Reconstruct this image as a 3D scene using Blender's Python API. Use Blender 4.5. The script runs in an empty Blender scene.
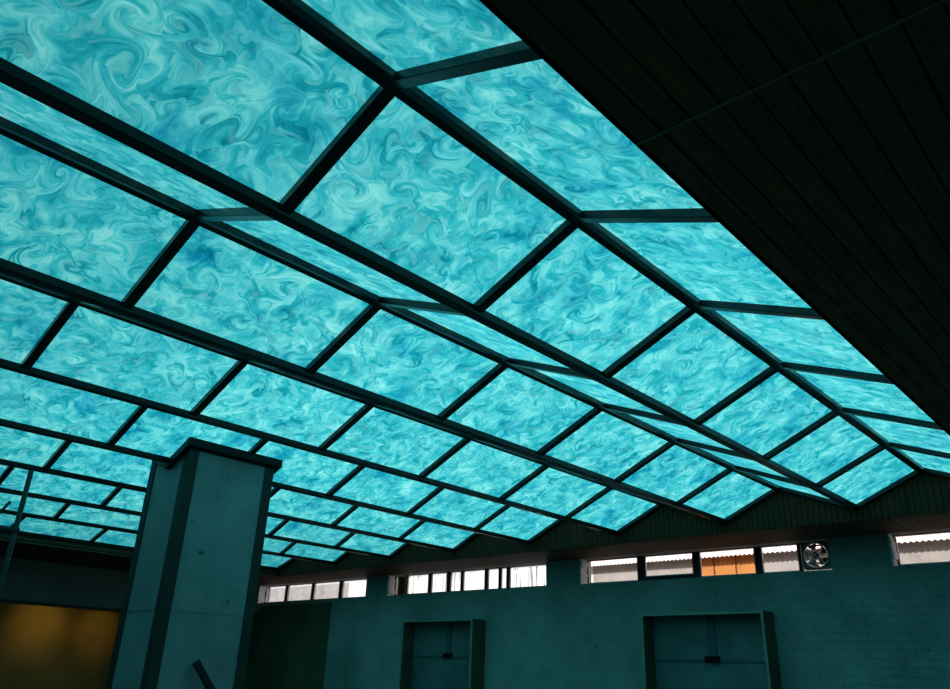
import bpy, bmesh, math, random
from mathutils import Vector, Matrix
random.seed(7)
C = bpy.context.scene.collection
sc = bpy.context.scene
sc.view_settings.view_transform = 'Standard'
sc.view_settings.look = 'None'
sc.view_settings.exposure = 0
sc.view_settings.gamma = 1

# ------------------------------------------------------------ dimensions (m)
S = 1.2
CAMZ = 1.6
X0, P, W, H = -1.4897*S, 1.2078*S, .5648*S, .2565*S   # first ridge, fold period, ridge->valley run, fold height
ZV = CAMZ + 1.4563*S                                   # valley height
ZR = ZV + H
Y0, L, YE = 1.1864*S, S, 7.145*S                       # first cross bar, panel length, far gable
YN = Y0 - 2*L                                          # near end of the folded ceiling
ZS = 3.22                                              # soffit height
XSR, XSL = -1.022, -12.95                               # edges of the folded ceiling well
YW, YWO = 9.48, 9.76                                   # window wall, inner / outer face
ZSILL, XL, XRT, YB, ZTOP = 2.87, -15.1, 3.5, -2.4, 4.2
def RX(k): return X0 - k*P
def VX(k):
    if k == 7: return -12.88
    return X0 - k*P - W

# ------------------------------------------------------------ mesh helpers
def bx(bm, x0, x1, y0, y1, z0, z1):
    vs = [bm.verts.new((x, y, z)) for x in (x0, x1) for y in (y0, y1) for z in (z0, z1)]
    for f in ((0,1,3,2),(4,6,7,5),(0,4,5,1),(2,3,7,6),(0,2,6,4),(1,5,7,3)):
        bm.faces.new([vs[i] for i in f])
    return vs
def bar(bm, a, b, w, h, up=(0,0,1), cut=None):
    """rectangular bar from a to b; w across, h along up"""
    a = Vector(a); b = Vector(b); d = (b-a).normalized()
    s = d.cross(Vector(up)).normalized(); u = s.cross(d).normalized()
    vs = []
    for p in (a, b):
        for i, j in ((-1,-1),(1,-1),(1,1),(-1,1)):
            vs.append(bm.verts.new(p + s*(i*w/2) + u*(j*h/2)))
    for f in ((0,3,2,1),(4,5,6,7),(0,1,5,4),(1,2,6,5),(2,3,7,6),(3,0,4,7)):
        bm.faces.new([vs[i] for i in f])
def prism_y(bm, poly, y0, y1):
    """poly of (x,z), extruded along y"""
    a = [bm.verts.new((x, y0, z)) for x, z in poly]
    b = [bm.verts.new((x, y1, z)) for x, z in poly]
    n = len(poly)
    bm.faces.new(a); bm.faces.new(b[::-1])
    for i in range(n): bm.faces.new((a[i], b[i], b[(i+1)%n], a[(i+1)%n]))
def tube(bm, a, b, r, r2=None, n=20):
    a = Vector(a); b = Vector(b); d = (b-a).normalized()
    t = Vector((0,0,1)) if abs(d.z) < .9 else Vector((1,0,0))
    s = d.cross(t).normalized(); u = s.cross(d)
    r2 = r if r2 is None else r2
    A = [bm.verts.new(a + (s*math.cos(2*math.pi*i/n) + u*math.sin(2*math.pi*i/n))*r) for i in range(n)]
    B = [bm.verts.new(b + (s*math.cos(2*math.pi*i/n) + u*math.sin(2*math.pi*i/n))*r2) for i in range(n)]
    bm.faces.new(A); bm.faces.new(B[::-1])
    for i in range(n): bm.faces.new((A[i], B[i], B[(i+1)%n], A[(i+1)%n]))
def ring(bm, c, r, t, n=36, m=10):
    """torus around the y axis"""
    rows = []
    for i in range(n):
        a = 2*math.pi*i/n
        rows.append([bm.verts.new((c[0] + math.cos(a)*(r+t*math.cos(2*math.pi*j/m)), c[1] + t*1.4*math.sin(2*math.pi*j/m),
                     c[2] + math.sin(a)*(r+t*math.cos(2*math.pi*j/m)))) for j in range(m)])
    for i in range(n):
        for j in range(m):
            bm.faces.new((rows[i][j], rows[(i+1)%n][j], rows[(i+1)%n][(j+1)%m], rows[i][(j+1)%m]))
def obj(name, bm, mat, parent=None, bevel=0, smooth=False):
    bmesh.ops.recalc_face_normals(bm, faces=bm.faces)
    me = bpy.data.meshes.new(name); bm.to_mesh(me); bm.free()
    me.materials.append(mat)
    if smooth:
        for p in me.polygons: p.use_smooth = True
    o = bpy.data.objects.new(name, me); C.objects.link(o)
    if parent is not None:
        o.parent = parent
        o.location = -Vector(parent.location)      # parts are modelled in world coordinates
    if bevel:
        m = o.modifiers.new('bevel', 'BEVEL'); m.width = bevel; m.segments = 2; m.limit_method = 'ANGLE'
    return o
def tag(o, label=None, cat=None, group=None, kind=None):
    if label: o['label'] = label
    if cat: o['category'] = cat
    if group: o['group'] = group
    if kind: o['kind'] = kind
    return o
def empty(name, loc, label=None, cat=None, group=None, kind=None):
    o = bpy.data.objects.new(name, None); C.objects.link(o); o.location = loc; o.empty_display_size = .2
    return tag(o, label, cat, group, kind)
def B(): return bmesh.new()

# ------------------------------------------------------------ materials
def mat(name):
    m = bpy.data.materials.new(name); m.use_nodes = True
    nt = m.node_tree; b = nt.nodes['Principled BSDF']
    return m, nt, b
def N(nt, t, **k):
    n = nt.nodes.new(t)
    for a, v in k.items():
        if a in n.inputs: n.inputs[a].default_value = v
        else: setattr(n, a, v)
    return n
def ramp(nt, fac, stops):
    r = nt.nodes.new('ShaderNodeValToRGB'); e = r.color_ramp.elements
    while len(e) < len(stops): e.new(.5)
    for i, (p, c) in enumerate(stops):
        e[i].position = p; e[i].color = (*c, 1) if len(c) == 3 else c
    nt.links.new(fac, r.inputs[0]); return r.outputs[0]
def plain(name, col, rough=.6, metal=0, spec=.5, var=.25, scale=6, bump=.15):
    """base colour broken up by two sizes of noise"""
    m, nt, b = mat(name); lk = nt.links.new
    tc = N(nt, 'ShaderNodeTexCoord')
    n = N(nt, 'ShaderNodeTexNoise', Scale=scale, Detail=6.0, Roughness=.65); lk(tc.outputs['Object'], n.inputs['Vector'])
    c0 = tuple(c*(1-var) for c in col); c1 = tuple(min(1, c*(1+var)) for c in col)
    lk(ramp(nt, n.outputs[0], [(.3, c0), (.7, c1)]), b.inputs['Base Color'])
    b.inputs['Roughness'].default_value = rough; b.inputs['Metallic'].default_value = metal
    b.inputs['Specular IOR Level'].default_value = spec
    if bump:
        bp = N(nt, 'ShaderNodeBump', Strength=bump, Distance=.01); lk(n.outputs[0], bp.inputs['Height'])
        lk(bp.outputs[0], b.inputs['Normal'])
    return m

def panel_material():
    m, nt, b = mat('marbled_glass'); lk = nt.links.new
    tc = N(nt, 'ShaderNodeTexCoord'); oi = N(nt, 'ShaderNodeObjectInfo')
    sc_ = N(nt, 'ShaderNodeVectorMath', operation='MULTIPLY_ADD')
    cx = N(nt, 'ShaderNodeCombineXYZ')
    for i in range(3): lk(oi.outputs['Random'], cx.inputs[i])
    sc_.inputs[1].default_value = (37, 53, 71)
    lk(cx.outputs[0], sc_.inputs[0]); lk(tc.outputs['Object'], sc_.inputs[2])
    p = sc_.outputs[0]
    def warp(p, scale, amt, det=1.0):
        n = N(nt, 'ShaderNodeTexNoise', Scale=scale, Detail=det); lk(p, n.inputs['Vector'])
        s = N(nt, 'ShaderNodeVectorMath', operation='SUBTRACT'); lk(n.outputs['Color'], s.inputs[0]); s.inputs[1].default_value = (.5,.5,.5)
        a = N(nt, 'ShaderNodeVectorMath', operation='MULTIPLY_ADD'); lk(s.outputs[0], a.inputs[0]); a.inputs[1].default_value = (amt,)*3; lk(p, a.inputs[2])
        return a.outputs[0]
    def twirl(p, scale, amt, seed):
        """curls: turn the pattern around scattered centres, most at the centre"""
        of = N(nt, 'ShaderNodeVectorMath', operation='ADD'); lk(p, of.inputs[0]); of.inputs[1].default_value = (seed, seed*.7, 0)
        v = N(nt, 'ShaderNodeTexVoronoi', voronoi_dimensions='2D', Scale=scale, Randomness=.9); lk(of.outputs[0], v.inputs['Vector'])
        bk = N(nt, 'ShaderNodeVectorMath', operation='SUBTRACT'); lk(v.outputs['Position'], bk.inputs[0]); bk.inputs[1].default_value = (seed, seed*.7, 0)
        fall = N(nt, 'ShaderNodeMapRange', interpolation_type='SMOOTHSTEP'); lk(v.outputs['Distance'], fall.inputs[0])
        for i, a in ((1, 0), (2, .62), (3, amt), (4, 0)): fall.inputs[i].default_value = a
        sp = N(nt, 'ShaderNodeSeparateXYZ'); lk(v.outputs['Color'], sp.inputs[0])
        sg = N(nt, 'ShaderNodeMapRange'); lk(sp.outputs[0], sg.inputs[0])
        for i, a in ((1, 0), (2, 1), (3, -1.3), (4, 1.3)): sg.inputs[i].default_value = a
        an = N(nt, 'ShaderNodeMath', operation='MULTIPLY'); lk(fall.outputs[0], an.inputs[0]); lk(sg.outputs[0], an.inputs[1])
        ro = N(nt, 'ShaderNodeVectorRotate', rotation_type='AXIS_ANGLE'); lk(p, ro.inputs['Vector']); lk(bk.outputs[0], ro.inputs['Center'])
        ro.inputs['Axis'].default_value = (0,0,1); lk(an.outputs[0], ro.inputs['Angle'])
        return ro.outputs[0]
    q = warp(p, 2.5, .25)
    q = twirl(q, 5.8, 2.5, 0.0)
    q = twirl(q, 9.0, 3.2, 3.7)
    q = twirl(q, 14.0, 3.0, 8.1)
    q = twirl(q, 21.0, 2.2, 5.3)
    curls = N(nt, 'ShaderNodeTexNoise', Scale=8.5, Detail=4.0, Roughness=.55, Distortion=.3); lk(q, curls.inputs['Vector'])
    veins = N(nt, 'ShaderNodeTexNoise', Scale=13.0, Detail=1.5, Roughness=.5, Distortion=.2); lk(q, veins.inputs['Vector'])
    blot = N(nt, 'ShaderNodeTexNoise', Scale=3.0, Detail=5.0, Roughness=.6, Distortion=.6); lk(warp(p, 6.0, .25), blot.inputs['Vector'])
    base = ramp(nt, curls.outputs[0], [(.28, (.003,.27,.36)), (.41, (.016,.47,.55)), (.50, (.045,.60,.67)), (.58, (.12,.75,.79)), (.70, (.26,.90,.90))])
    vn = ramp(nt, veins.outputs[0], [(.50, (0,0,0)), (.60, (1,1,1)), (.70, (.6,)*3)])
    mx = N(nt, 'ShaderNodeMix', data_type='RGBA'); lk(base, mx.inputs[6]); mx.inputs[7].default_value = (.30,.93,.92,1)
    mul = N(nt, 'ShaderNodeMath', operation='MULTIPLY'); lk(vn, mul.inputs[0]); mul.inputs[1].default_value = .33
    lk(mul.outputs[0], mx.inputs[0])
    bl = ramp(nt, blot.outputs[0], [(.30, (.10,.55,.74)), (.42, (.55,.85,.91)), (.53, (1.0,1.0,1.0)), (.66, (1.35,1.10,1.06))])
    m2 = N(nt, 'ShaderNodeMix', data_type='RGBA', blend_type='MULTIPLY'); m2.inputs[0].default_value = 1
    lk(mx.outputs[2], m2.inputs[6]); lk(bl, m2.inputs[7])
    # vignette painted into the glow: emission drops towards the near end and far left
    g = N(nt, 'ShaderNodeNewGeometry'); sp = N(nt, 'ShaderNodeSeparateXYZ'); lk(g.outputs['Position'], sp.inputs[0])
    mr = N(nt, 'ShaderNodeMapRange'); lk(sp.outputs['Y'], mr.inputs[0])
    for i, v in ((1, .2), (2, 3.2), (3, .62), (4, 1.0)): mr.inputs[i].default_value = v
    ml = N(nt, 'ShaderNodeMapRange'); lk(sp.outputs['X'], ml.inputs[0])
    for i, v in ((1, -12.5), (2, -7.0), (3, .66), (4, 1.0)): ml.inputs[i].default_value = v
    st = N(nt, 'ShaderNodeMath', operation='MULTIPLY'); lk(mr.outputs[0], st.inputs[0]); lk(ml.outputs[0], st.inputs[1])
    st2 = N(nt, 'ShaderNodeMath', operation='MULTIPLY'); lk(st.outputs[0], st2.inputs[0]); st2.inputs[1].default_value = PANEL_STRENGTH
    lk(m2.outputs[2], b.inputs['Emission Color']); lk(st2.outputs[0], b.inputs['Emission Strength'])
    b.inputs['Base Color'].default_value = (.01,.06,.07,1); b.inputs['Roughness'].default_value = .35
    b.inputs['Specular IOR Level'].default_value = .2
    return m
PANEL_STRENGTH = .96
M_panel = panel_material()
M_bar = plain('dark_painted_steel', (.006,.007,.008), .3, 0, .36, .2, 9, .05)
M_wood = None
def wood(name, col, rough=.7):
    m, nt, b = mat(name); lk = nt.links.new
    tc = N(nt, 'ShaderNodeTexCoord'); mp = N(nt, 'ShaderNodeMapping'); lk(tc.outputs['Object'], mp.inputs[0])
    mp.inputs['Scale'].default_value = (14, .9, .9) if name != 'gable_wood' else (14, 14, .9)
    n = N(nt, 'ShaderNodeTexNoise', Scale=3.0, Detail=7.0, Roughness=.6, Distortion=.4); lk(mp.outputs[0], n.inputs['Vector'])
    lk(ramp(nt, n.outputs[0], [(.3, tuple(c*.6 for c in col)), (.7, tuple(c*1.35 for c in col))]), b.inputs['Base Color'])
    b.inputs['Roughness'].default_value = rough; b.inputs['Specular IOR Level'].default_value = .12
    return m
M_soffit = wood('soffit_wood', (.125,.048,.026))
M_soffit2 = wood('lightened_soffit_wood', (.30,.105,.052))  # same wood with added brightness painted in, as little light reaches this side
M_gable = wood('gable_wood', (.085,.030,.013))
M_seam = plain('seam_strip_wood', (.30,.17,.08), .5)
M_black = plain('black_backing', (.008,.008,.007), .9, bump=0)

def brick_material():
    m, nt, b = mat('painted_brick'); lk = nt.links.new
    tc = N(nt, 'ShaderNodeTexCoord'); sp = N(nt, 'ShaderNodeSeparateXYZ'); lk(tc.outputs['Object'], sp.inputs[0])
    wn = N(nt, 'ShaderNodeTexNoise', Scale=5.0, Detail=3.0); lk(tc.outputs['Object'], wn.inputs['Vector'])
    cb = N(nt, 'ShaderNodeCombineXYZ'); lk(sp.outputs['X'], cb.inputs[0]); lk(sp.outputs['Z'], cb.inputs[1])
    wa = N(nt, 'ShaderNodeVectorMath', operation='MULTIPLY_ADD'); lk(wn.outputs['Color'], wa.inputs[0]); wa.inputs[1].default_value = (.035,.03,0); lk(cb.outputs[0], wa.inputs[2])
    br = N(nt, 'ShaderNodeTexBrick'); lk(wa.outputs[0], br.inputs['Vector'])
    br.inputs['Scale'].default_value = 1; br.inputs['Brick Width'].default_value = .225; br.inputs['Row Height'].default_value = .088
    br.inputs['Mortar Size'].default_value = .006; br.inputs['Mortar Smooth'].default_value = .5
    br.inputs['Color1'].default_value = (.9,)*3+(1,); br.inputs['Color2'].default_value = (.72,)*3+(1,); br.inputs['Mortar'].default_value = (.35,)*3+(1,)
    # bricks read clearly only on the right half, plaster covers the left
    mk = N(nt, 'ShaderNodeMapRange'); lk(sp.outputs['X'], mk.inputs[0])
    for i, v in ((1, -7.5), (2, -3.2), (3, .06), (4, .42)): mk.inputs[i].default_value = v
    bn = N(nt, 'ShaderNodeTexNoise', Scale=1.3, Detail=4.0); lk(tc.outputs['Object'], bn.inputs['Vector'])
    mm = N(nt, 'ShaderNodeMath', operation='MULTIPLY'); lk(mk.outputs[0], mm.inputs[0]); lk(ramp(nt, bn.outputs[0], [(.35, (.4,)*3), (.55, (1,)*3)]), mm.inputs[1])
    m1 = N(nt, 'ShaderNodeMix', data_type='RGBA'); lk(mm.outputs[0], m1.inputs[0]); m1.inputs[6].default_value = (.85,.85,.85,1); lk(br.outputs['Color'], m1.inputs[7])
    # chips
    ch = N(nt, 'ShaderNodeTexNoise', Scale=10.0, Detail=5.0, Roughness=.6); lk(tc.outputs['Object'], ch.inputs['Vector'])
    m2 = N(nt, 'ShaderNodeMix', data_type='RGBA', blend_type='MULTIPLY'); m2.inputs[0].default_value = 1
    lk(m1.outputs[2], m2.inputs[6]); lk(ramp(nt, ch.outputs[0], [(.27, (.3,)*3), (.35, (1,)*3), (.66, (1,)*3), (.74, (.8,)*3)]), m2.inputs[7])
    n3 = N(nt, 'ShaderNodeTexNoise', Scale=1.1, Detail=6.0, Roughness=.6); lk(tc.outputs['Object'], n3.inputs['Vector'])
    m3 = N(nt, 'ShaderNodeMix', data_type='RGBA', blend_type='MULTIPLY'); m3.inputs[0].default_value = 1
    lk(m2.outputs[2], m3.inputs[6]); lk(ramp(nt, n3.outputs[0], [(.28, (.25,.28,.26)), (.72, (.52,.52,.50))]), m3.inputs[7])
    lk(m3.outputs[2], b.inputs['Base Color']); b.inputs['Roughness'].default_value = .8; b.inputs['Specular IOR Level'].default_value = .2
    ad = N(nt, 'ShaderNodeMath', operation='MULTIPLY'); lk(br.outputs['Fac'], ad.inputs[0]); lk(mm.outputs[0], ad.inputs[1])
    sb = N(nt, 'ShaderNodeMath', operation='SUBTRACT'); lk(ch.outputs[0], sb.inputs[0]); lk(ad.outputs[0], sb.inputs[1])
    bp = N(nt, 'ShaderNodeBump', Strength=.5, Distance=.012); lk(sb.outputs[0], bp.inputs['Height']); lk(bp.outputs[0], b.inputs['Normal'])
    return m
M_brick = brick_material()
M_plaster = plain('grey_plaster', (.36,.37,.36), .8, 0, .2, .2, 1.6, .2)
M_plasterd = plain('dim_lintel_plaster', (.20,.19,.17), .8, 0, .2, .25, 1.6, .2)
M_cheek = plain('cheek_wood', (.16,.11,.055), .6)
M_floor = plain('concrete_floor', (.20,.20,.18), .6, 0, .3, .3, 1.2, .1)
M_concrete = plain('pillar_render', (.245,.255,.255), .6, 0, .4, .25, 1.7, .12)
def specks(m):
    nt = m.node_tree; b = nt.nodes['Principled BSDF']; src = b.inputs['Base Color'].links[0].from_socket
    tc = N(nt, 'ShaderNodeTexCoord'); n = N(nt, 'ShaderNodeTexNoise', Scale=9.0, Detail=4.0, Roughness=.6)
    nt.links.new(tc.outputs['Object'], n.inputs['Vector'])
    mx = N(nt, 'ShaderNodeMix', data_type='RGBA', blend_type='MULTIPLY'); mx.inputs[0].default_value = 1
    nt.links.new(src, mx.inputs[6]); nt.links.new(ramp(nt, n.outputs[0], [(.27, (.3,)*3), (.34, (1,)*3)]), mx.inputs[7])
    nt.links.new(mx.outputs[2], b.inputs['Base Color'])
specks(M_concrete)
M_trim = plain('pillar_corner_steel', (.032,.034,.030), .6, 0, .2, .2, 5, .05)
M_trimd = plain('pillar_collar_steel', (.008,.008,.008), .5, 0, .2, .2, 5, .05)
M_surr = plain('green_brown_steel_plate', (.10,.085,.05), .45, 0, .4, .3, 3, .05)
M_surredge = plain('lit_plate_edge', (.27,.29,.22), .45, 0, .5, .2, 8, .05)  # paler colour paints the light caught by the plate's front edge
M_door = plain('blue_grey_door_leaf', (.14,.172,.175), .5, 0, .4, .35, 2.5, .1)
M_doordark = plain('dark_door_strip', (.085,.10,.125), .5, 0, .3, .2, 4, .05)
M_frame = plain('dark_window_frame', (.03,.03,.035), .5, 0, .3, .2, 8, .05)
M_alu = plain('pale_aluminium', (.55,.55,.55), .35, .3, .5, .1, 8, .05)
M_board = plain('dark_green_board', (.15,.125,.07), .7, 0, .2, .35, 1.2, .05)
M_brown = plain('brown_wall_paint', (.40,.31,.12), .7, 0, .2, .2, 1.0, .1)
M_reveal = plain('broken_white_plaster', (.88,.86,.83), .9, 0, .1, .25, 22, .9)
M_pole = plain('galvanised_pole', (.045,.05,.045), .45, .1, .5, .15, 6, .05)
M_blackbar = plain('black_steel_bar', (.004,.004,.005), .5, 0, .15, .2, 6, .05)
M_fan = plain('brushed_fan_metal', (.75,.70,.66), .35, .3, .5, .3, 15, .1)
M_fand = plain('rusty_fan_blade', (.16,.07,.045), .45, .4, .5, .4, 18, .1)
M_shed_grey = plain('outside_grey_wall', (.40,.36,.33), .9, 0, .1, .12, 2.5, .1)
M_shed_dim = plain('outside_dull_wall', (.33,.32,.32), .9, 0, .1, .25, 1.2, .1)
M_shed_orange = plain('outside_orange_sheet', (.58,.23,.065), .8, 0, .1, .1, 2.0, .05)
M_shed_white = plain('outside_white_wall', (.85,.84,.84), .9, 0, .1, .04, 2.0, .0)
M_roofsheet = plain('pinkish_roof_sheet', (.86,.70,.70), .7, 0, .2, .08, 6, .05)
M_ground = plain('outside_paving', (.35,.33,.31), .9)

def glass(name, tint=(.97,.98,.98), streak=0):
    m, nt, b = mat(name); lk = nt.links.new
    out = nt.nodes['Material Output']; nt.nodes.remove(b)
    tr = N(nt, 'ShaderNodeBsdfTransparent'); gl = N(nt, 'ShaderNodeBsdfGlossy', Roughness=.08)
    df = N(nt, 'ShaderNodeBsdfDiffuse'); df.inputs[0].default_value = (.25,.22,.22,1)
    tr.inputs[0].default_value = (*tint, 1)
    lw = N(nt, 'ShaderNodeLayerWeight', Blend=.5); fr = N(nt, 'ShaderNodeMath', operation='POWER'); lk(lw.outputs['Facing'], fr.inputs[0]); fr.inputs[1].default_value = 4.0
    mx = N(nt, 'ShaderNodeMixShader'); lk(fr.outputs[0], mx.inputs[0]); lk(tr.outputs[0], mx.inputs[1]); lk(gl.outputs[0], mx.inputs[2])
    tc = N(nt, 'ShaderNodeTexCoord'); mp = N(nt, 'ShaderNodeMapping'); lk(tc.outputs['Object'], mp.inputs[0])
    mp.inputs['Scale'].default_value = (34, 1, 1.2) if streak else (3, 3, 3)
    n = N(nt, 'ShaderNodeTexNoise', Scale=1.0 if streak else 2.0, Detail=3.0, Distortion=.3); lk(mp.outputs[0], n.inputs['Vector'])
    f = ramp(nt, n.outputs[0], [(.57, (0,0,0)), (.64, (.5 if streak else .08,)*3)])
    m2 = N(nt, 'ShaderNodeMixShader'); lk(f, m2.inputs[0]); lk(mx.outputs[0], m2.inputs[1]); lk(df.outputs[0], m2.inputs[2])
    lk(m2.outputs[0], out.inputs[0])
    return m
M_glass = glass('dusty_window_glass')
M_streak = glass('streaked_window_glass', streak=1)

# ------------------------------------------------------------ room shell
bm = B(); bx(bm, -18.2, XRT+.2, YB-.2, YWO, -.15, 0)
tag(obj('floor', bm, M_floor), kind='structure')
bm = B(); bx(bm, -18.2, XRT+.2, YB-.2, YWO+.1, ZTOP, ZTOP+.2)
tag(obj('ceiling', bm, M_black), kind='structure')
GROUPS = [(-14.86, -11.36), (-10.76, -7.22), (-6.60, -3.10), (-2.45, 1.05)]
# window wall: lower band, piers, and the wall continued above the soffit
bm = B()
bx(bm, XL-.2, XRT+.2, YW, YWO, 0, ZSILL)
xs = [XL-.2] + [v for g in GROUPS for v in g] + [XRT+.2]
for i in range(0, len(xs), 2): bx(bm, xs[i], xs[i+1], YW, YWO, ZSILL, ZS)
bx(bm, XL-.2, XRT+.2, YW, YWO, ZS, ZTOP)
tag(obj('wall_far', bm, M_brick), kind='structure')
bm = B(); bx(bm, XRT, XRT+.2, YB, YW, 0, ZTOP); tag(obj('wall_right', bm, M_plaster), kind='structure')
bm = B(); bx(bm, -18.2, XRT+.2, YB-.2, YB, 0, ZTOP); tag(obj('wall_back', bm, M_plaster), kind='structure')
# left wall: lintel over the wide opening, jambs
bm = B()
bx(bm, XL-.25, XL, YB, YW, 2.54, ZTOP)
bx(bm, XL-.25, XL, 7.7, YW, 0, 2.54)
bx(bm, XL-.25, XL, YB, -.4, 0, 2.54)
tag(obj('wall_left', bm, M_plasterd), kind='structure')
bm = B()
bx(bm, XL-.25, XL+.04, 7.62, 7.7, 0, 2.54); bx(bm, XL-.25, XL+.04, -.4, -.32, 0, 2.54); bx(bm, XL-.25, XL+.04, -.32, 7.62, 2.50, 2.54)
tag(obj('trim_1', bm, M_trim), kind='structure')
# side room beyond the opening
bm = B()
bx(bm, -18.2, -18.0, YB, YW, 0, ZTOP); bx(bm, -18.0, XL-.25, YW-.5, YWO, 0, ZTOP)
tag(obj('wall_side_room', bm, M_brown), kind='structure')
bm = B(); bx(bm, -18.0, XL-.25, YB, YW-.5, 3.0, 3.06)
tag(obj('ceiling_side_room', bm, M_plaster), kind='structure')

# plank soffit around the folded ceiling: real planks with open grooves over black backing
def planks(bm, xa, xb, ya, yb, pitch=.1, z=ZS, gap=.007, t=.02):
    n = int(math.ceil((xb-xa)/pitch - 1e-6))
    for i in range(n):
        bx(bm, xa+i*pitch+gap/2, min(xa+(i+1)*pitch, xb)-gap/2, ya, yb, z, z+t)
bm = B()
planks(bm, XSR, XRT, YB, 1.826); planks(bm, XSR, XRT, 1.836, YE+.02)
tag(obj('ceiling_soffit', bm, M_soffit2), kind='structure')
bm = B()
planks(bm, XSR, XRT, YE+.02, YW-.002)
planks(bm, XL, XSR, YE+.02, YW-.002)
planks(bm, XL, XSL, YB, YE+.02)
planks(bm, XSL, XSR, YB, YN-.02)
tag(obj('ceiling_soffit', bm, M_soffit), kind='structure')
bm = B()
z0, z1 = ZS+.021, ZS+.04
bx(bm, XSR, XRT, YB, YW, z0, z1); bx(bm, XL, XSR, YE+.03, YW, z0, z1); bx(bm, XL, XSL, YB, YE+.03, z0, z1); bx(bm, XSL, XSR, YB, YN-.03, z0, z1)
tag(obj('ceiling_backing', bm, M_black), kind='structure')
bm = B(); bx(bm, XSR+.004, XRT, 1.824, 1.838, ZS-.003, ZS+.004)
tag(obj('trim_2', bm, M_seam), kind='structure')
# vertical cheeks of the well
def zz(x):
    """height of the folded ceiling at x"""
    pts = [(XSR, ZR-(XSR-X0)*H/(P-W)), (X0, ZR)]
    for k in range(8):
        pts.append((VX(k), ZV)); pts.append((RX(k+1), ZR))
    for (xa, za), (xb, zb) in zip(pts, pts[1:]):
        if xb <= x <= xa: return za + (zb-za)*(x-xa)/(xb-xa)
    return ZV
bm = B()
zr = zz(XSR)
bx(bm, XSR, XSR+.02, YN, YE, ZS-.0, zr+.012)
tag(obj('trim_3', bm, M_gable), kind='structure')
bm = B(); bx(bm, XSL-.02, XSL, YN, YE, ZS, ZV+.012); tag(obj('trim_11', bm, M_cheek), kind='structure')
def gable(ya, yb, name, pitch=.062):
    bm = B(); n = int((XSR-XSL)/pitch)+1
    for i in range(n):
        xa = XSL+i*pitch; xb = min(xa+pitch-.007, XSR)
        if xb <= xa: continue
        cuts = [xa] + sorted(v for v in [VX(k) for k in range(8)]+[RX(k) for k in range(9)] if xa < v < xb) + [xb]
        poly = [(xa, ZS), (xb, ZS)] + [(x, zz(x)+.02) for x in reversed(cuts)]
        prism_y(bm, poly, ya, yb)
    return tag(obj(name, bm, M_gable), kind='structure')
gable(YE, YE+.018, 'trim_4')
gable(YN-.02, YN-.002, 'trim_5', .12)
bm = B(); bx(bm, XSL, XSR, YE+.019, YE+.03, ZS, ZTOP); bx(bm, XSL, XSR, YN-.035, YN-.021, ZS, ZTOP)
tag(obj('trim_6', bm, M_black), kind='structure')

# ------------------------------------------------------------ folded ceiling: frame
frame = empty('ceiling_frame', (X0, Y0, ZV), 'dark steel grid of ridge, valley and cross bars holding the turquoise panels', 'frame', kind='structure')
BW = .072
def fold_beam(name, x, z, up):
    """chevron-section beam under a ridge or valley"""
    bm = B()
    sl, sr = (H/W, H/(P-W))
    h = BW/2
    if up:   # ridge: follows the two falling slopes
        poly = [(x-h, z-h*sl+.021), (x, z+.021), (x+h, z-h*sr+.021), (x+h, z-h*sr-.018), (x, z-.026), (x-h, z-h*sl-.018)]
    else:    # valley
        poly = [(x-h, z+.021), (x+h, z+.021), (x+h*.85, z-.025), (x-h*.85, z-.025)]
    prism_y(bm, poly, YN, YE-.001)
    return obj(name, bm, M_bar, frame, bevel=.004)
for k in range(8):
    fold_beam('ridge_beam', RX(k), ZR, True)
    fold_beam('valley_beam', VX(k), ZV, False)
def slope_ends(s):
    """(x,z) of upper and lower end of slope s: ('F',k) ridge k to valley k, ('G',k) ridge k to valley k-1"""
    t, k = s
    if t == 'F': return (RX(k), ZR), (VX(k), ZV)
    if k == 0: return (RX(0), ZR), (XSR, zz(XSR))
    return (RX(k), ZR), (VX(k-1), ZV)
def crossbar(bm, s, y):
    (xa, za), (xb, zb) = slope_ends(s)
    a = Vector((xa, y, za)); b = Vector((xb, y, zb)); d = (b-a).normalized()
    nrm = Vector((-d.z, 0, d.x)); nrm = nrm if nrm.z > 0 else -nrm
    bar(bm, a + d*.03, b - d*.03, .058, .042, nrm)
YS = [Y0 + j*L for j in range(-1, 6)] + [YE-.03]
VIS = [('G',0), ('F',0), ('G',1)] + [('F',k) for k in range(1, 8)]
HID = [('G',k) for k in range(2, 8)]
for s in VIS:
    for y in YS:
        bm = B(); crossbar(bm, s, y); obj('cross_bar', bm, M_bar, frame, bevel=.003)
bm = B()
for s in HID:
    for y in YS: crossbar(bm, s, y)
tag(obj('cross_bars', bm, M_bar, frame), kind='stuff')

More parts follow.
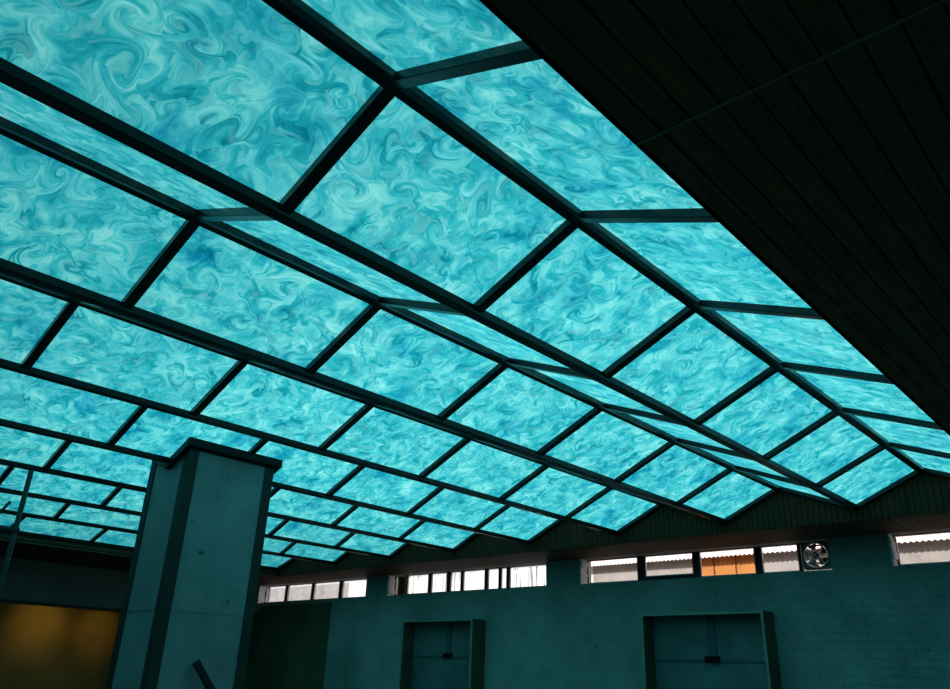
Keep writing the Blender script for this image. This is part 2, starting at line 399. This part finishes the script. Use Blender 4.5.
# ------------------------------------------------------------ folded ceiling: glass panels
ORD = ['nearest', 'first', 'second', 'third', 'fourth', 'fifth', 'sixth', 'seventh', 'eighth']
def slope_panel_mesh(s, ln):
    (xa, za), (xb, zb) = slope_ends(s)
    wd = math.hypot(xb-xa, zb-za)
    bm = B(); bx(bm, .004, wd-.004, .004, ln-.004, -.004, .004)
    bmesh.ops.recalc_face_normals(bm, faces=bm.faces)
    me = bpy.data.meshes.new('glass_panel'); bm.to_mesh(me); bm.free(); me.materials.append(M_panel)
    return me
def rowname(s):
    t, k = s
    if s == ('G',0): return 'narrow row cut off by dark plank soffit'
    if s == ('G',1): return 'thin strip behind the first broad row'
    if t == 'G': return 'turned-away slope behind broad row %s' % ORD[k]
    return '%s broad row from plank soffit' % ORD[k+1]
for s in VIS + HID:
    (xa, za), (xb, zb) = slope_ends(s)
    ys = [Y0 + j*L for j in range(-2, 6)] + [YE]
    full = slope_panel_mesh(s, L); last = slope_panel_mesh(s, YE-ys[-2])
    n = len(ys)-1
    for i in range(n):
        o = bpy.data.objects.new('glass_panel', last if i == n-1 else full); C.objects.link(o)
        d = Vector((xb-xa, 0, zb-za)).normalized(); y = Vector((0,1,0)); z = d.cross(y)
        o.matrix_world = Matrix.Translation((xa, ys[i], za+.029)) @ Matrix((d, y, z)).transposed().to_4x4()
        q = n-1-i
        which = 'touching the far gable' if q == 0 else '%s back from the gable' % ORD[q+1]
        tag(o, 'turquoise marbled panel %s, %s' % (which, rowname(s)), 'ceiling panel', 'lit marbled ceiling panels', 'thing')

# ------------------------------------------------------------ pillar
pil = empty('pillar', (-6.855, 3.67, 0), 'square concrete pillar with dark steel corner strips rising into the lit ceiling', 'pillar', kind='thing')
px0, px1, py0, py1 = -7.22, -6.49, 3.22, 4.12
v3 = VX(3)
def ptop(x, dz): return (x, zz(x)-dz)
bm = B(); i = .012
prism_y(bm, [(px0+i, 0), (px1-i, 0), ptop(px1-i, .03), (v3, ZV-.03), ptop(px0+i, .03)], py0+i, py1-i)
obj('shaft', bm, M_concrete, pil)
tw = .095
for cx, dx in ((px0, 1), (px1, -1)):
    for cy, dy in ((py0, 1), (py1, -1)):
        bm = B(); t = .014; zt = min(zz(cx), zz(cx+dx*tw))-.03
        bx(bm, *sorted((cx, cx+dx*tw)), *sorted((cy, cy+dy*t)), 0, zt)
        bx(bm, *sorted((cx, cx+dx*t)), *sorted((cy+dy*t, cy+dy*tw)), 0, zt)
        obj('corner_strip', bm, M_trim, pil)
# collar under the ceiling, following the folds
bm = B(); o_ = .05; ch = .07
for yy in (py0-o_/2, py1+o_/2):
    for xa, xb in ((px1+o_, v3), (v3, px0-o_)):
        za, zb = zz(xa)-.012, zz(xb)-.012
        prism_y(bm, [(xa, za), (xb, zb), (xb, zb-ch), (xa, za-ch)], yy-o_/2, yy+o_/2)
for xx in (px0-o_, px1):
    a_, b_ = zz(xx)-.012, zz(xx+o_)-.012
    prism_y(bm, [(xx, a_), (xx+o_, b_), (xx+o_, b_-ch), (xx, a_-ch)], py0, py1)
tag(obj('collar', bm, M_trimd, pil), 'black collar following the folded ceiling')
bm = B()
bx(bm, px0+.1, px1-.1, py0+.006, py0+.013, 2.03, 2.045); bx(bm, px1-.013, px1-.009, py0+.1, py1-.1, 2.03, 2.05)
obj('render_joint', bm, M_concrete, pil)

# black bar leaning on the pillar
bm = B(); T = Vector((-6.455, 3.60, 1.64)); F = T + Vector((.10, .12, -.206))*(1.61/.206)
bar(bm, T, F, .06, .03, (1,0,0)); bx(bm, F.x-.06, F.x+.06, F.y-.05, F.y+.05, 0, .025)
tag(obj('leaning_bar', bm, M_blackbar, bevel=.003), 'black steel bar leaning against the right face of the pillar', 'metal bar')

# pole on the left
pxp, pyp = VX(4)+.01, 2.51
po = empty('ceiling_pole', (pxp, pyp, 0), 'thin grey steel pole rising to the ceiling left of the pillar', 'pole')
bm = B(); tube(bm, (pxp, pyp, 0), (pxp, pyp, ZV-.03), .024); obj('pole_tube', bm, M_pole, po, smooth=False)
bm = B(); tube(bm, (pxp, pyp, 0), (pxp, pyp, .02), .08); obj('base_plate', bm, M_pole, po)
bm = B(); tube(bm, (pxp, 2.40, 2.99), (pxp, 2.21, 2.64), .014); obj('brace_rod', bm, M_trim, po)
bm = B(); tube(bm, (pxp, 2.25, 2.735), (pxp, pyp+.03, 2.735), .03); obj('coupler', bm, M_trim, po)

# ------------------------------------------------------------ door surrounds
def door(n, xa, xb, strip, zt=2.42, yf=9.17):
    r = empty('door_%d' % n, ((xa+xb)/2, YW, 0), kind='structure'); t = .03
    bm = B()
    bx(bm, xa, xa+t, yf+.008, YW, 0, zt); bx(bm, xb-t, xb, yf+.008, YW, 0, zt); bx(bm, xa+t, xb-t, yf+.008, YW, zt-t, zt)
    obj('door_surround', bm, M_surr, r)
    bm = B()
    bx(bm, xa, xa+t, yf, yf+.008, 0, zt); bx(bm, xb-t, xb, yf, yf+.008, 0, zt); bx(bm, xa+t, xb-t, yf, yf+.008, zt-t, zt)
    obj('surround_edge', bm, M_surredge, r)
    bm = B(); bx(bm, xa+t, xb-t, YW-.05, YW-.001, 0, zt-t); obj('door_leaf', bm, M_door, r)
    bm = B(); bx(bm, xa+t, xb-t, YW-.062, YW-.05, 1.86, 1.885); obj('cross_rail', bm, M_doordark, r)
    xm = (xa+xb)/2 + strip
    bm = B(); bx(bm, xm-.055, xm+.055, YW-.062, YW-.05, 1.93, zt-t); obj('centre_strip', bm, M_doordark, r)
    bm = B(); bx(bm, xm-.09, xm+.09, YW-.10, YW-.05, 1.86, 1.93); obj('sensor_box', bm, M_blackbar, r, bevel=.005)
door(1, -9.97, -8.40, .06)
door(2, -5.46, -3.84, .02)

# dark board on the far left of the window wall
bm = B()
prism_y(bm, [(-15.08, 0), (-12.32, 0), (-12.32, 2.80), (-14.5, 2.80), (-15.08, 2.55)], YW-.06, YW-.002)
tag(obj('dark_board', bm, M_board), 'tall dark green board standing on the wall under the leftmost windows', 'board')

# ------------------------------------------------------------ clerestory windows
YG = 9.66
def win(n, g, edges, streak=(), low=(), dark=()):
    """edges: x positions of mullions (x, width); panes lie between"""
    xa, xb = g
    r = empty('window_%d' % n, ((xa+xb)/2, YG, ZSILL), kind='structure')
    fw = .022
    bm = B()
    bx(bm, xa, xb, YG-.025, YG+.025, ZSILL, ZSILL+fw); bx(bm, xa, xb, YG-.025, YG+.025, ZS-.006, ZS-.001)
    bx(bm, xa, xa+fw, YG-.025, YG+.025, ZSILL+fw, ZS-.006); bx(bm, xb-fw, xb, YG-.025, YG+.025, ZSILL+fw, ZS-.006)
    obj('window_frame', bm, M_frame, r)
    for x, w in edges:
        bm = B(); bx(bm, x-w/2, x+w/2, YG-.03, YG+.03, ZSILL+fw, ZS-.006); obj('mullion', bm, M_frame, r)
    cuts = [(xa+fw, xa+fw)] + [(x-w/2, x+w/2) for x, w in edges] + [(xb-fw, xb-fw)]
    for i in range(len(cuts)-1):
        a, b_ = cuts[i][1], cuts[i+1][0]
        z0 = ZSILL+fw
        if i in low:
            bm = B(); bx(bm, a, b_, YG-.03, YG+.03, z0, z0+.045); obj('bottom_rail', bm, M_frame, r); z0 += .045
        if i in dark: continue
        # light inner sash
        bm = B(); s = .014
        bx(bm, a, b_, YG-.012, YG+.012, z0, z0+s); bx(bm, a, b_, YG-.012, YG+.012, ZS-.006-.005, ZS-.006)
        bx(bm, a, a+s, YG-.012, YG+.012, z0+s, ZS-.006-s); bx(bm, b_-s, b_, YG-.012, YG+.012, z0+s, ZS-.006-s)
        obj('sash', bm, M_alu, r)
        bm = B(); bx(bm, a+s, b_-s, YG-.003, YG+.003, z0+s, ZS-.006-s)
        obj('pane', bm, M_streak if i in streak else M_glass, r)
    return r
k_ = YG/9.68
win(1, (GROUPS[0][0], GROUPS[0][1]), [(-14.12*k_, .07), (-13.22*k_, .07), (-12.33*k_, .08)])
win(2, GROUPS[1], [(-10.46, .05), (-9.86, .06), (-9.41, .07), (-9.10, .045), (-8.56, .055), (-8.27, .04), (-8.10, .05)], streak=(1,2,3,5,6,7))
win(3, GROUPS[2], [(-5.69, .11), (-4.86, .09), (-4.02, .08), (-3.50, .035)], low=(1,), dark=(4,))
win(4, GROUPS[3], [(-1.50, .09), (-.6, .09), (.3, .09)])
# plastered sills / reveals on the left side of each opening
for n, (xa, xb) in enumerate(GROUPS):
    bm = B()
    nseg = 9
    for i in range(nseg):
        z0 = ZSILL + (ZS-ZSILL)*i/nseg; z1 = ZSILL + (ZS-ZSILL)*(i+1)/nseg
        bx(bm, xa, xa+.012+random.random()*.022, YW-.004-random.random()*.01, YG-.03, z0, z1)
    tag(obj('trim_%d' % (7+n), bm, M_reveal), kind='structure')
# rusty cover in the left end of the second window
bm = B()
bx(bm, -10.62, -10.44, YG-.06, YG-.035, ZSILL+.02, ZS-.02)
tag(obj('brown_sheet', bm, plain('rust_brown_sheet', (.20,.085,.05), .8, 0, .2, .5, 9, .2)), 'rust-brown sheet blocking the left end of the streaked white window', 'sheet')

# ------------------------------------------------------------ exhaust fan in the end pane
fx, fz, fy = -3.305, 3.062, YG-.03
fan = empty('exhaust_fan', (fx, fy, ZSILL), 'round metal exhaust fan set in the right end of the window above the larger doorway', 'fan')
R_ = .155
bm = B()   # square mounting plate with a round hole
n = 32
outer = []; inner = []
for i in range(n):
    a = 2*math.pi*(i+.5)/n; c, s = math.cos(a), math.sin(a); k = 1/max(abs(c), abs(s))
    outer.append((fx+c*k*.172, fz+s*k*.165)); inner.append((fx+c*R_*.97, fz+s*R_*.97))
for yy in (fy+.01,):
    A = [bm.verts.new((x, yy, z)) for x, z in outer]; Bv = [bm.verts.new((x, yy, z)) for x, z in inner]
    A2 = [bm.verts.new((x, yy+.01, z)) for x, z in outer]; B2 = [bm.verts.new((x, yy+.01, z)) for x, z in inner]
    for i in range(n):
        j = (i+1) % n
        bm.faces.new((A[i], A[j], Bv[j], Bv[i])); bm.faces.new((A2[j], A2[i], B2[i], B2[j])); bm.faces.new((Bv[i], Bv[j], B2[j], B2[i])); bm.faces.new((A[j], A[i], A2[i], A2[j]))
obj('mounting_plate', bm, plain('fan_plate', (.22,.24,.22), .5, .3), fan)
bm = B(); ring(bm, (fx, fy, fz), R_*.94, .010); obj('housing_ring', bm, M_fan, fan, smooth=True)
bm = B(); tube(bm, (fx, fy-.03, fz), (fx, fy+.05, fz), .038, .032); obj('hub', bm, M_fand, fan)
for q in range(5):
    bm = B(); a0 = q*2*math.pi/5 + .35; rows = []
    for i in range(6):
        r = .03 + (R_*.86-.03)*i/5; wdt = .22 + .30*i/5
        row = []
        for j in range(5):
            u = (j/4-.5); a = a0 + u*wdt*1.9 + .25*i/5
            row.append(bm.verts.new((fx+r*math.cos(a), fy+u*.05, fz+r*math.sin(a))))
        rows.append(row)
    for i in range(5):
        for j in range(4): bm.faces.new((rows[i][j], rows[i+1][j], rows[i+1][j+1], rows[i][j+1]))
    o = obj('blade', bm, M_fan if q in (2, 3) else M_fand, fan, smooth=True)  # bright metal on two left blades paints in the highlight from outside
    m = o.modifiers.new('t', 'SOLIDIFY'); m.thickness = .003
bm = B()
for a in (math.pi/4, 3*math.pi/4):
    c, s = math.cos(a)*R_*.93, math.sin(a)*R_*.93
    bar(bm, (fx-c, fy-.045, fz-s), (fx+c, fy-.045, fz+s), .008, .008, (0,1,0))
ring(bm, (fx, fy-.045, fz), R_*.6, .003); ring(bm, (fx, fy-.045, fz), R_*.3, .003)
for a in (math.pi/4, 3*math.pi/4, 5*math.pi/4, 7*math.pi/4):
    c, s = math.cos(a)*R_*.93, math.sin(a)*R_*.93
    bar(bm, (fx+c, fy-.045, fz+s), (fx+c, fy, fz+s), .008, .008, (0,0,1))
obj('wire_guard', bm, M_fan, fan)
bm = B()
for i in range(6):
    zc = fz-.13+i*.052; bar(bm, (fx-.15, YG+.07, zc), (fx+.15, YG+.07, zc), .045, .004, (0,-.5,.8))
obj('louvre', bm, M_fand, fan)

# ------------------------------------------------------------ outside: low building across the alley
YO = 13.0
shed = empty('neighbour_building', (-8, YO, 0), 'low building outside the windows with pink corrugated eave and grey, orange and white walls', 'building')
def seg(name, xa, xb, m, label=None, y=YO):
    bm = B(); bx(bm, xa, xb, y, y+.2, 0, 3.72); o = obj(name, bm, m, shed)
    if label: o['label'] = label
seg('outer_wall', -26, -16.25, M_shed_dim, 'dull grey wall section')
seg('outer_wall', -16.25, -8.75, M_shed_white, 'overexposed white wall section')
seg('outer_wall', -8.75, -6.62, M_shed_grey, 'pale grey wall section')
seg('outer_wall', -6.62, -5.42, M_shed_orange, 'orange wall section')
seg('outer_wall', -5.42, 4, M_shed_grey, 'pale grey wall section')
bm = B()
for x in (-6.62, -6.22, -5.82, -5.42): bx(bm, x-.012, x+.012, YO-.012, YO, 0, 3.72)
obj('wall_batten', bm, M_fand, shed)
# corrugated roof
bm = B(); nx = 16*60; rowa, rowb = [], []
xA, xB = -9.7, 4.0
cnt = int((xB-xA)/.0133)
ya, yb, za, zb = YO-.16, YO+2.2, 3.655, 4.9
top = []; bot = []
for i in range(cnt+1):
    x = xA + i*.0133; dz = .011*math.sin(2*math.pi*x/.08)
    top.append((bm.verts.new((x, ya, za+dz)), bm.verts.new((x, yb, zb+dz))))
    bot.append((bm.verts.new((x, ya, za+dz-.01)), bm.verts.new((x, yb, zb+dz-.01))))
for i in range(cnt):
    bm.faces.new((top[i][0], top[i+1][0], top[i+1][1], top[i][1]))
    bm.faces.new((bot[i][0], bot[i][1], bot[i+1][1], bot[i+1][0]))
    bm.faces.new((top[i][0], bot[i][0], bot[i+1][0], top[i+1][0]))
tag(obj('corrugated_roof', bm, M_roofsheet, shed), 'pink-white corrugated roof edge')
bm = B(); bx(bm, -28, 8, YWO, 20, -.15, -.01)
tag(obj('ground', bm, M_ground), kind='structure')

# ------------------------------------------------------------ light
w = bpy.data.worlds.new('World'); sc.world = w; w.use_nodes = True
wn = w.node_tree; bg = wn.nodes['Background']
sky = wn.nodes.new('ShaderNodeTexSky'); sky.sky_type = 'HOSEK_WILKIE'; sky.turbidity = 6; sky.sun_direction = (.2, -.6, .6)
mixn = wn.nodes.new('ShaderNodeMix'); mixn.data_type = 'RGBA'; mixn.inputs[0].default_value = .8
wn.links.new(sky.outputs[0], mixn.inputs[6]); mixn.inputs[7].default_value = (1.0, .93, .93, 1)
wn.links.new(mixn.outputs[2], bg.inputs[0]); bg.inputs[1].default_value = 1.3
sun = bpy.data.lights.new('sun', 'SUN'); sun.energy = 5.0; sun.angle = .02; sun.color = (1, .95, .93)
so = bpy.data.objects.new('sun', sun); C.objects.link(so)
so.rotation_euler = Vector((-.15, .75, -.62)).to_track_quat('-Z', 'Y').to_euler()
def spot(y, z, power, sz):
    l = bpy.data.lights.new('warm_downlight', 'SPOT'); l.energy = power; l.color = (1, .62, .15); l.spot_size = sz; l.spot_blend = 1; l.shadow_soft_size = .1
    o = bpy.data.objects.new('warm_downlight', l); C.objects.link(o); o.location = (-16.6, y, 2.92)
    o.rotation_euler = (Vector((-18.0, y, z)) - o.location).to_track_quat('-Z', 'Y').to_euler()
spot(6.35, 2.30, 13, .95); spot(7.6, 2.25, 11, .8); spot(6.6, 1.5, 8, 2.0)

# ------------------------------------------------------------ camera
f, yaw, pitch, roll = 764.58, -.7508, .4098, .0365
fw = Vector((math.sin(yaw)*math.cos(pitch), math.cos(yaw)*math.cos(pitch), math.sin(pitch)))
rt = Vector((math.cos(yaw), -math.sin(yaw), 0)); up = rt.cross(fw)
r2 = rt*math.cos(roll) + up*math.sin(roll); u2 = -rt*math.sin(roll) + up*math.cos(roll)
cam = bpy.data.cameras.new('camera'); co = bpy.data.objects.new('camera', cam); C.objects.link(co)
co.matrix_world = Matrix.Translation((0, 0, CAMZ)) @ Matrix((r2, u2, -fw)).transposed().to_4x4()
cam.sensor_fit = 'HORIZONTAL'; cam.sensor_width = 36; cam.lens = 36*f/950; cam.clip_start = .02; cam.clip_end = 200
sc.camera = co
